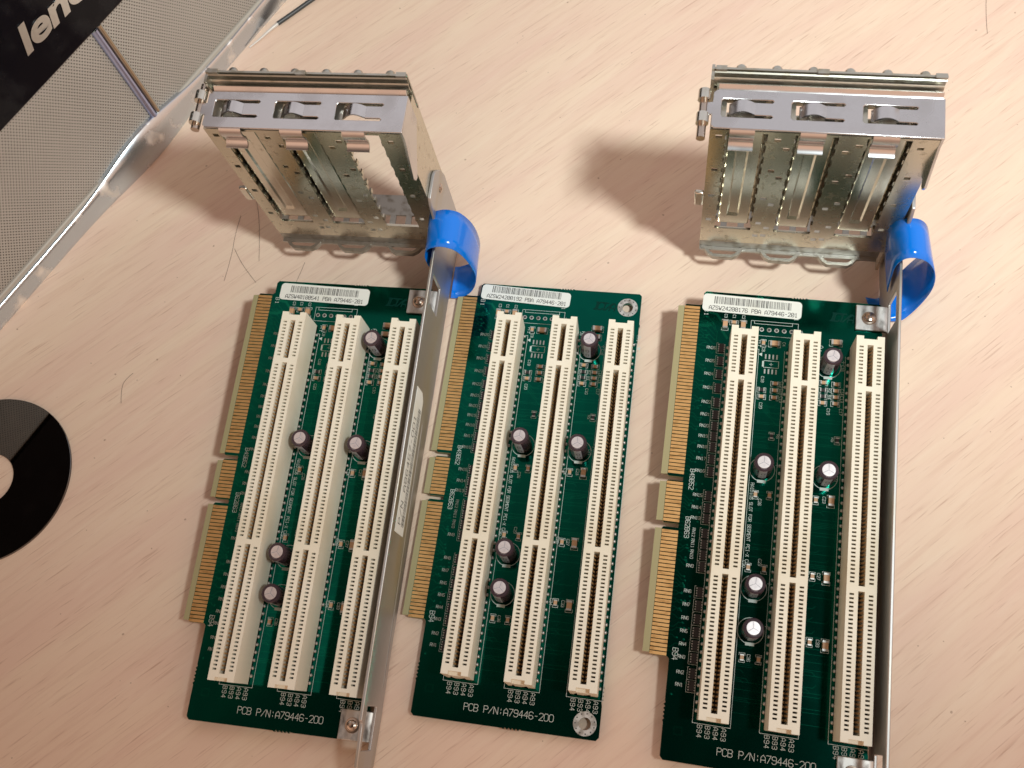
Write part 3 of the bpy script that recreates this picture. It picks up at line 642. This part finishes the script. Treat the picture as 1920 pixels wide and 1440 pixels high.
FY = 41.0
WIN = [(1.2, 13.6), (21.4, 33.8), (41.8, 54.2)]
def cage(parent, covers, xo):
    root = MB()
    hs = [(-.7, 67.9), (-.9, 49.4), (-1.1, 33.5), (-1.1, 17.3), (16.6, 67.3), (19.6, 62.7), (16.5, 50.3), (19.3, 46.4), (15.9, 33.3), (18.7, 29.7), (15.9, 16.7), (18.9, 13.6),
          (40, 66.3), (36.7, 62.7), (40, 49.9), (36.6, 45.9), (39.5, 33), (36.3, 29.2), (39.3, 17.1), (36.1, 13.6), (57.1, 66.8), (57.1, 50.6), (56.7, 33.8), (56.4, 17.6),
          (15.6, 7.6), (18.3, 8.1), (35.6, 7.6), (38.4, 8.1)]
    loops = [[(61.8, 71.4), (-3.5, 71.4), (-3.5, 1.6), (61.8, 1.6)]]
    for a, b in WIN: loops.append([(a, 11.4), (b, 11.4), (b, 70.4), (a, 70.4)])
    for x, z in hs: loops.append([(x - .95, z - .85), (x + .95, z - .85), (x + .95, z + .85), (x - .95, z + .85)])
    fr = ((0, FY, 0), (1, 0, 0), (0, 0, 1))   # N = U x V = -y, faces the viewer
    root.plate([l[::-1] if k == 0 else l for k, l in enumerate(loops)], fr, .9)
    for kk, (a, b) in enumerate(WIN):
        if covers[kk]:
            root.box(a - .3, a + 1.0, FY + 7.0, FY + 7.5, 12, 69.5); root.box(b - 1.3, b + .5, FY + 7.0, FY + 7.5, 12, 69.5)
            root.box(b + .02, b + .3, FY + .92, FY + 7.0, 12, 69.5); root.box(a - .3, a - .02, FY + .92, FY + 7.0, 12, 69.5)
    for a, b in WIN:                          # folded rims inside each window, with contact teeth
        for x, s in ((a, 1), (b, -1)):
            for k in range(9):
                z = 15 + k * 6.1; root.box(min(x, x + s * .45), max(x, x + s * .45), FY + .3, FY + 1.8, z, z + 2.2)
    root.box(60.8, 61.8, FY + .9, 59.5, -14, 68)                 # right wall
    root.box(-3.5, -2.6, FY + .9, 58.5, 3, 69)                   # left wall
    o = root.build('slot_cage', M['dirty'], parent); fix(o); at(o, xo, 0, 0)
    bt = MB()                                                    # floor with square openings
    lp = [[(-3.5, FY + .9), (60.8, FY + .9), (60.8, 58.5), (-3.5, 58.5)]]
    for k in range(10):
        lp.append([(-.5 + k * 6.1, 46), (3.4 + k * 6.1, 46), (3.4 + k * 6.1, 50), (-.5 + k * 6.1, 50)])
    bt.plate(lp, ((0, 0, 3.2), (1, 0, 0), (0, 1, 0)), .8); fix(bt.build('cage_floor', M['dull'], o))
    fl = MB()                                                    # lower rim with the three forward loops
    fl.box(-3.5, 59.4, FY + .1, FY + .9, -3.4, 1.55)
    for k in range(3):
        a = -2.0 + 20.2 * k
        fl.strip([(a - .8, FY - .2), (a + .8, FY - .6), (a + 2.2, FY - 2.6), (a + 3.8, FY - 3.6), (a + 10.6, FY - 3.6), (a + 12.2, FY - 2.6), (a + 13.6, FY - .6), (a + 15, FY - .2)], 'z', -4.6, -2.4, 1.2)
    fl.box(-3.3, 59.0, FY - 1.3, FY + .05, -3.4, -2.7)
    fix(fl.build('lower_rim', M['dull'], o))
    rl = MB()                                                    # top ledge and rear rail
    rl.box(-2.6, 60.8, 52.0, 58.6, 69.6, 70.5)
    for x0, x1 in ((-2.6, .8), (13.8, 21.0), (34.0, 41.4), (54.4, 60.8)): rl.box(x0, x1, FY + .9, 52.0, 69.6, 70.5)
    rl.strip([(58.0, 69.6), (57.7, 70.6), (57.6, 72.2), (57.9, 73.0), (58.3, 73.4), (58.35, 75.4), (57.9, 76.1)], 'x', -3.7, 61.8, .5)
    rl.box(-4.6, -3.7, 55.2, 60.6, 66, 76.0); rl.box(-4.6, 62.0, 58.6, 59.3, 60, 76.6)
    for k in range(6): rl.lathe((4 + k * 10.4, 60.0, 74.6), [(1.7, -.6), (1.6, 0.6), (1.1, 1.3), (.3, 1.5)], 12)
    for x in (-1.8, 27.5, 60.1): rl.box(x - 1.6, x + 1.6, 58.0, 59.5, 75.2, 77.2)
    fix(rl.build('rear_rail', M['rail'], o))
    # blank slot covers
    for k in range(3):
        if not covers[k]: continue
        a, b = WIN[k]; x0, x1 = a + .8, b - 0.9; c = MB()
        xm = (x0 + x1) / 2; y0 = FY + 1.3
        pr = [(x0, y0 + 8), (x0 + .2, y0 + .2), (x0 + .6, y0), (xm - 2.5, y0), (xm - 1.9, y0 + .55), (xm + .9, y0 + .55), (xm + 1.5, y0), (x1 - .6, y0), (x1 - .2, y0 + .2), (x1, y0 + 8)]
        pl = [(x0, y0 + 8), (x0 + .2, y0 + .2), (x0 + .6, y0), (xm - 2.5, y0), (xm - 1.9, y0), (xm + .9, y0), (xm + 1.5, y0), (x1 - .6, y0), (x1 - .2, y0 + .2), (x1, y0 + 8)]
        rows = [(13.6, pl), (18.5, pl), (20.0, pr), (62.0, pr), (64.0, pl), (71.2, pl)]
        vs = [(q[0], q[1], z) for z, pp in rows for q in pp]; n = len(pr)
        c.add(vs, [(i * n + j, i * n + j + 1, (i + 1) * n + j + 1, (i + 1) * n + j) for i in range(len(rows) - 1) for j in range(n - 1)], 0, False)
        c.add([(x0 + .6, y0, 71.2), (x1 - .6, y0, 71.2), (x1 - .6, y0 + 10, 71.3), (x0 + .6, y0 + 10, 71.3)], [(0, 1, 2, 3)])
        co = c.build('slot_cover', M['cover'], o)
        s = co.modifiers.new('thickness', 'SOLIDIFY'); s.thickness = .5 * MM
    # retaining door over the cover tabs
    ZT = 73.0; d = MB()
    out = [(62.2, FY - .4), (62.2, 54), (-2.4, 54), (-3.4, 53), (-3.4, 49.6), (-5.0, 49.6), (-5.0, 45.2), (-3.4, 45.2), (-3.4, 41.6), (-2.4, FY - .4)]
    lp = [out[::-1]]
    for s in (0, 20.3, 40.5):
        w_ = [(-.8, 45.2), (-.2, 44.6), (13.8, 44.6), (14.3, 45.05), (13.8, 45.5), (9.0, 45.5), (9.0, 49.9), (13.9, 49.9), (14.4, 50.4), (13.9, 50.9), (-.2, 50.9), (-.8, 50.2)]
        lp.append([(x + s, y) for x, y in w_])
    d.plate(lp, ((0, 0, ZT), (1, 0, 0), (0, 1, 0)), .7)
    do = d.build('retaining_door', M['door'], o); bevel(do, .18, 2, 50)
    e = MB(); e.strip([(53.6, ZT - .4), (54.2, ZT - .2), (54.7, ZT + .3), (55.3, ZT + 1.1)], 'x', -2.0, 61.6, .6)
    for s in (2.3, 22.6, 42.9):                                 # finger tabs folded down at the front
        e.strip([(FY + .1, ZT - .35), (FY - .5, ZT - .4), (FY - 1.1, ZT - 1.2), (FY - 1.25, ZT - 2.6), (FY - .9, ZT - 4.0), (FY - .35, ZT - 5.2), (FY - .5, ZT - 6.4), (FY - 1.5, ZT - 7.6), (FY - 2.7, ZT - 8.0)], 'x', s, s + 7.3, .6)
    fix(e.build('door_fold', M['door'], o))
    fp = MB(); fp.plate([[(FY - .2, 72.3), (FY - .2, 68), (36.5, 53), (37.6, 50), (39.4, 49.2), (46, 55), (54, 60.5), (54, 72.3)]], ((62.2, 0, 0), (0, 1, 0), (0, 0, 1)), .7)
    fx = fp.build('side_flap', M['door'], o); fix(fx)
    for s in (0, 20.3, 40.5):
        c = MB(); pts = []
        for i in range(12):
            t = i / 11; x = 9.1 - 7.4 * t; z = ZT - .3 + 1.9 * math.sin(math.pi * min(t * .95 + .0, 1)) ** 1.2 - 1.2 * t * t; pts.append((x + s, z))
        c.strip(pts, 'y', 45.7, 49.7, .5)
        fix(c.build('spring_clip', M['door'], o))
    hg = MB()
    for y in (50.4, 42.2): hg.cyl((-6.0, y - .3, ZT - .2), 'y', 1.9, 3.3, 20)
    fix(hg.build('hinge_knuckle', M['steel'], o))
    hp = MB(); hp.cyl((-6.0, 37.4 if covers[2] else 40.2, ZT - 1.2), 'y', 1.35, 16.5, 18); pass
    fix(hp.build('hinge_pin', M['rivet'], o))
    tb_ = MB(); tb_.box(-6.6, -3.5, 40.5, 42.2, 27, 35); bevel(tb_.build('side_tab', M['steel'], o), .6, 3)
    return o

def card(k):
    r = empty('riser_card', LABELS[k], 'riser card', MATS[k], GRP)
    b = pcb(r, k == 1)
    return r, b
proto = None; netp = None
cards = []
for k in range(3):
    r = empty('riser_card', LABELS[k], 'riser card', MATS[k], GRP)
    if k == 0:
        b = pcb(r, False); proto_b = b
        smds = [at(smd(b, l, wd, h, 'ceramic' if h > .6 else 'resnet'), x, y, 0, rt) for x, y, l, wd, h, rt in SMD]
        n0 = at(resnet(b), 7.75, RNY[0]); nets = [n0]
        for y in RNY[1:]:
            c = dupe(n0, b); at(c, 7.75, y); nets.append(c)
        s0 = at(slot(r), SX[0], 0); sl = [s0]
        for x in SX[1:]: sl.append(at(dupe(s0, r), x, 0))
        c0 = at(elec_cap(r), CAPS[0][0], CAPS[0][1]); cp = [c0]
        for x, y in CAPS[1:]: cp.append(at(dupe(c0, r), x, y))
    else:
        if k == 1:
            b = pcb(r, True)
            for s in smds + nets: dupe(s, b)
        else: b = dupe(proto_b, r)
        for s in sl + cp: dupe(s, r)
    R_ = random.Random(k + 7)
    for ch in r.children:
        if ch.name.startswith('capacitor'):
            ch.rotation_euler = (math.radians(R_.uniform(-1.5, 1.5)), math.radians(R_.uniform(-2, 2)), math.radians(R_.uniform(-14, 14)))
    label(r, k)
    if k != 1:
        bracket(r, k == 0); cage(r, (True, True, k == 2), XO[k]); strap(r, STRAP1 if k == 0 else STRAP3)
    cards.append(r)

# ------------------------------------------------------------------ all-in-one computer at the upper left
C0 = Vector((-195.6, -11.3, 0)); UU = Vector((.4217, .907, 0)).normalized(); NN = Vector((.907, -.4217, 0)).normalized()
# local frame: x along the foot, y = away from the scene (behind), z up
CM = Matrix([[UU.x, -NN.x, 0, C0.x * MM], [UU.y, -NN.y, 0, C0.y * MM], [0, 0, 1, 0], [0, 0, 0, 1]])
comp = empty('computer', 'all-in-one computer with black glossy bezel, silver letters and perforated speaker front on a chrome foot', 'computer', CM)
g = MB(); g.box(-220, 420, 1.0, 26, 6, 62); g.build('speaker_grille', M['grille'], comp)
bz = MB(); bz.box(-220, 420, -.6, 40, 62.3, 190); bo = bz.build('bezel', M['gloss'], comp); bevel(bo, 1.0, 3)
ed = MB(); ed.box(-220, 420, -.2, 1.6, 6.5, 10.2); bevel(ed.build('lower_trim', M['greyplastic'], comp), .7, 2)
# chrome foot: swept section, bulging near the middle
ft = MB(); NP = 65; rows = []
for i in range(NP):
    u = -220 + 640 * i / (NP - 1) if i % 1 == 0 else 0
us = [-220, -120, -60] + [-30 + 5 * i for i in range(56)] + [300, 420]
vs = []
for u in us:
    bgl = math.exp(-((u - 96) / 27) ** 2); hgt = 7.6 + 5.4 * bgl + 1.6 * (1 / (1 + math.exp(-(u - 165) / 9))); fw = -1.4 - 3.2 * bgl
    sec = [(1.5, 0), (fw - .5, 0), (fw - 1.0, .8), (fw - .9, 2.2), (fw * .8 - .5, hgt * .45), (fw * .45 - .9, hgt * .8), (-1.1, hgt), (-.6, hgt + .4), (1.6, hgt + .5)]
    vs += [(u, a, b) for a, b in sec]
ns = 9
ft.add(vs, [(i * ns + j, i * ns + j + 1, (i + 1) * ns + j + 1, (i + 1) * ns + j) for i in range(len(us) - 1) for j in range(ns - 1)], 0, True)
fix(ft.build('chrome_foot', M['chrome'], comp))
rd = MB()
for q, (x0, r) in enumerate(((107.0, 1.45), (109.7, .95))):
    rd.cyl((x0, .3, 11.0), 'z', r, 51.6, 16, caps=False, mi=q)
rd.build('divider_rod', [M['rod'], M['rod2']], comp)
tx = bpy.data.curves.new('logo_text', 'FONT'); tx.body = 'lenovo'; tx.size = 13.6 * MM; tx.shear = 0.24; tx.extrude = .00004; tx.offset = .00042; tx.space_character = .98
to = bpy.data.objects.new('logo_text', tx); COL.objects.link(to); bpy.context.view_layer.update()
dg = bpy.context.evaluated_depsgraph_get(); lm_ = bpy.data.meshes.new_from_object(to.evaluated_get(dg)); bpy.data.objects.remove(to)
lg = bpy.data.objects.new('logo', lm_); COL.objects.link(lg); lm_.materials.append(M['logo'])
lg.parent = comp; lg.scale = (1.52, 1.06, 1); lg.location = (.0800, -.0009, .0764); lg.rotation_euler = (math.radians(90), 0, 0)

# ------------------------------------------------------------------ disk platter
pl = MB(); n = 96; cx, cy = -176.9, -75.1
prof = [(10.1, .0), (10.1, .75), (10.25, .85), (32.55, .85), (32.7, .75), (32.7, 0.0), (10.1, 0)]
vs = [(r * math.cos(2 * math.pi * i / n), r * math.sin(2 * math.pi * i / n), z + .02) for r, z in prof for i in range(n)]
pl.add(vs, [(k * n + i, k * n + (i + 1) % n, (k + 1) * n + (i + 1) % n, (k + 1) * n + i) for k in range(len(prof) - 1) for i in range(n)])
po = pl.build('disk_platter', M['platter']); po.location = (cx * MM, cy * MM, 0)
tag(po, 'dark mirror-finish disk platter with a round centre hole lying flat at the left edge', 'disk platter')

# ------------------------------------------------------------------ thin cable and loose hairs
def tube(name, pts, r, m, parent=None, rs=None):
    cu = bpy.data.curves.new(name, 'CURVE'); cu.dimensions = '3D'; sp = cu.splines.new('NURBS'); sp.points.add(len(pts) - 1); sp.order_u = 3; sp.use_endpoint_u = True
    for i, p in enumerate(pts): sp.points[i].co = (p[0] * MM, p[1] * MM, p[2] * MM, 1); sp.points[i].radius = rs[i] if rs else 1
    cu.bevel_depth = r * MM; cu.bevel_resolution = 3; cu.use_fill_caps = True
    o = bpy.data.objects.new(name, cu); COL.objects.link(o); bpy.context.view_layer.update()
    me = bpy.data.meshes.new_from_object(o.evaluated_get(bpy.context.evaluated_depsgraph_get())); bpy.data.objects.remove(o)
    me.materials.clear(); me.materials.append(m); q = bpy.data.objects.new(name, me); COL.objects.link(q)
    if parent: q.parent = parent
    return q
cb = empty('cable', 'thin dark cable with a pale tip lying behind the chrome foot of the computer', 'cable')
tube('cable_sheath', [(-60, 205, 1.1), (-85, 178, 1.1), (-99.8, 162.3, 1.1), (-108, 153, 1.1), (-113.6, 147.0, 1.1)], 1.0, M['cable'], cb)
tube('cable_tip', [(-113.4, 147.2, 1.0), (-116.5, 143.8, .8), (-120, 138.5, .6), (-124, 133.5, .5)], .75, M['cabletip'], cb, [1.15, .9, .6, .4])
HAIR = [([(-106.2, 46.6), (-106.5, 38), (-105.3, 28), (-105.6, 16)], 'long dark hair on the table left of the left cage'),
        ([(-101.4, 54.7), (-98.6, 48), (-95.4, 36), (-93.2, 26)], 'straight dark hair emerging from under the left cage corner'),
        ([(-105.0, 31), (-101.5, 26), (-97, 21), (-92.1, 16.3)], 'short slanting hair crossing the longer hairs left of the left cage'),
        ([(-73.9, 27.0), (-74.8, 20), (-77.2, 10.6)], 'fine hair between the left cage and the first card'),
        ([(190.2, 171), (189.6, 163), (189.9, 153)], 'straight dark hair at the upper right edge'),
        ([(-132.2, -26.9), (-134.6, -29.5), (-135.3, -33.7), (-133.4, -39.7)], 'curled hair on the table right of the chrome foot'),
        ([(-36.8, 57.0), (-37.9, 57.6), (-39.2, 58.1)], 'tiny dark splinter seen through the open slot of the left cage')]
for pts, lb in HAIR:
    o = tube('hair', [(x, y, .12) for x, y in pts], (.06 if 'splinter' not in lb else .3), M['hair']); tag(o, lb, 'hair', 'loose hairs and bits on the table')
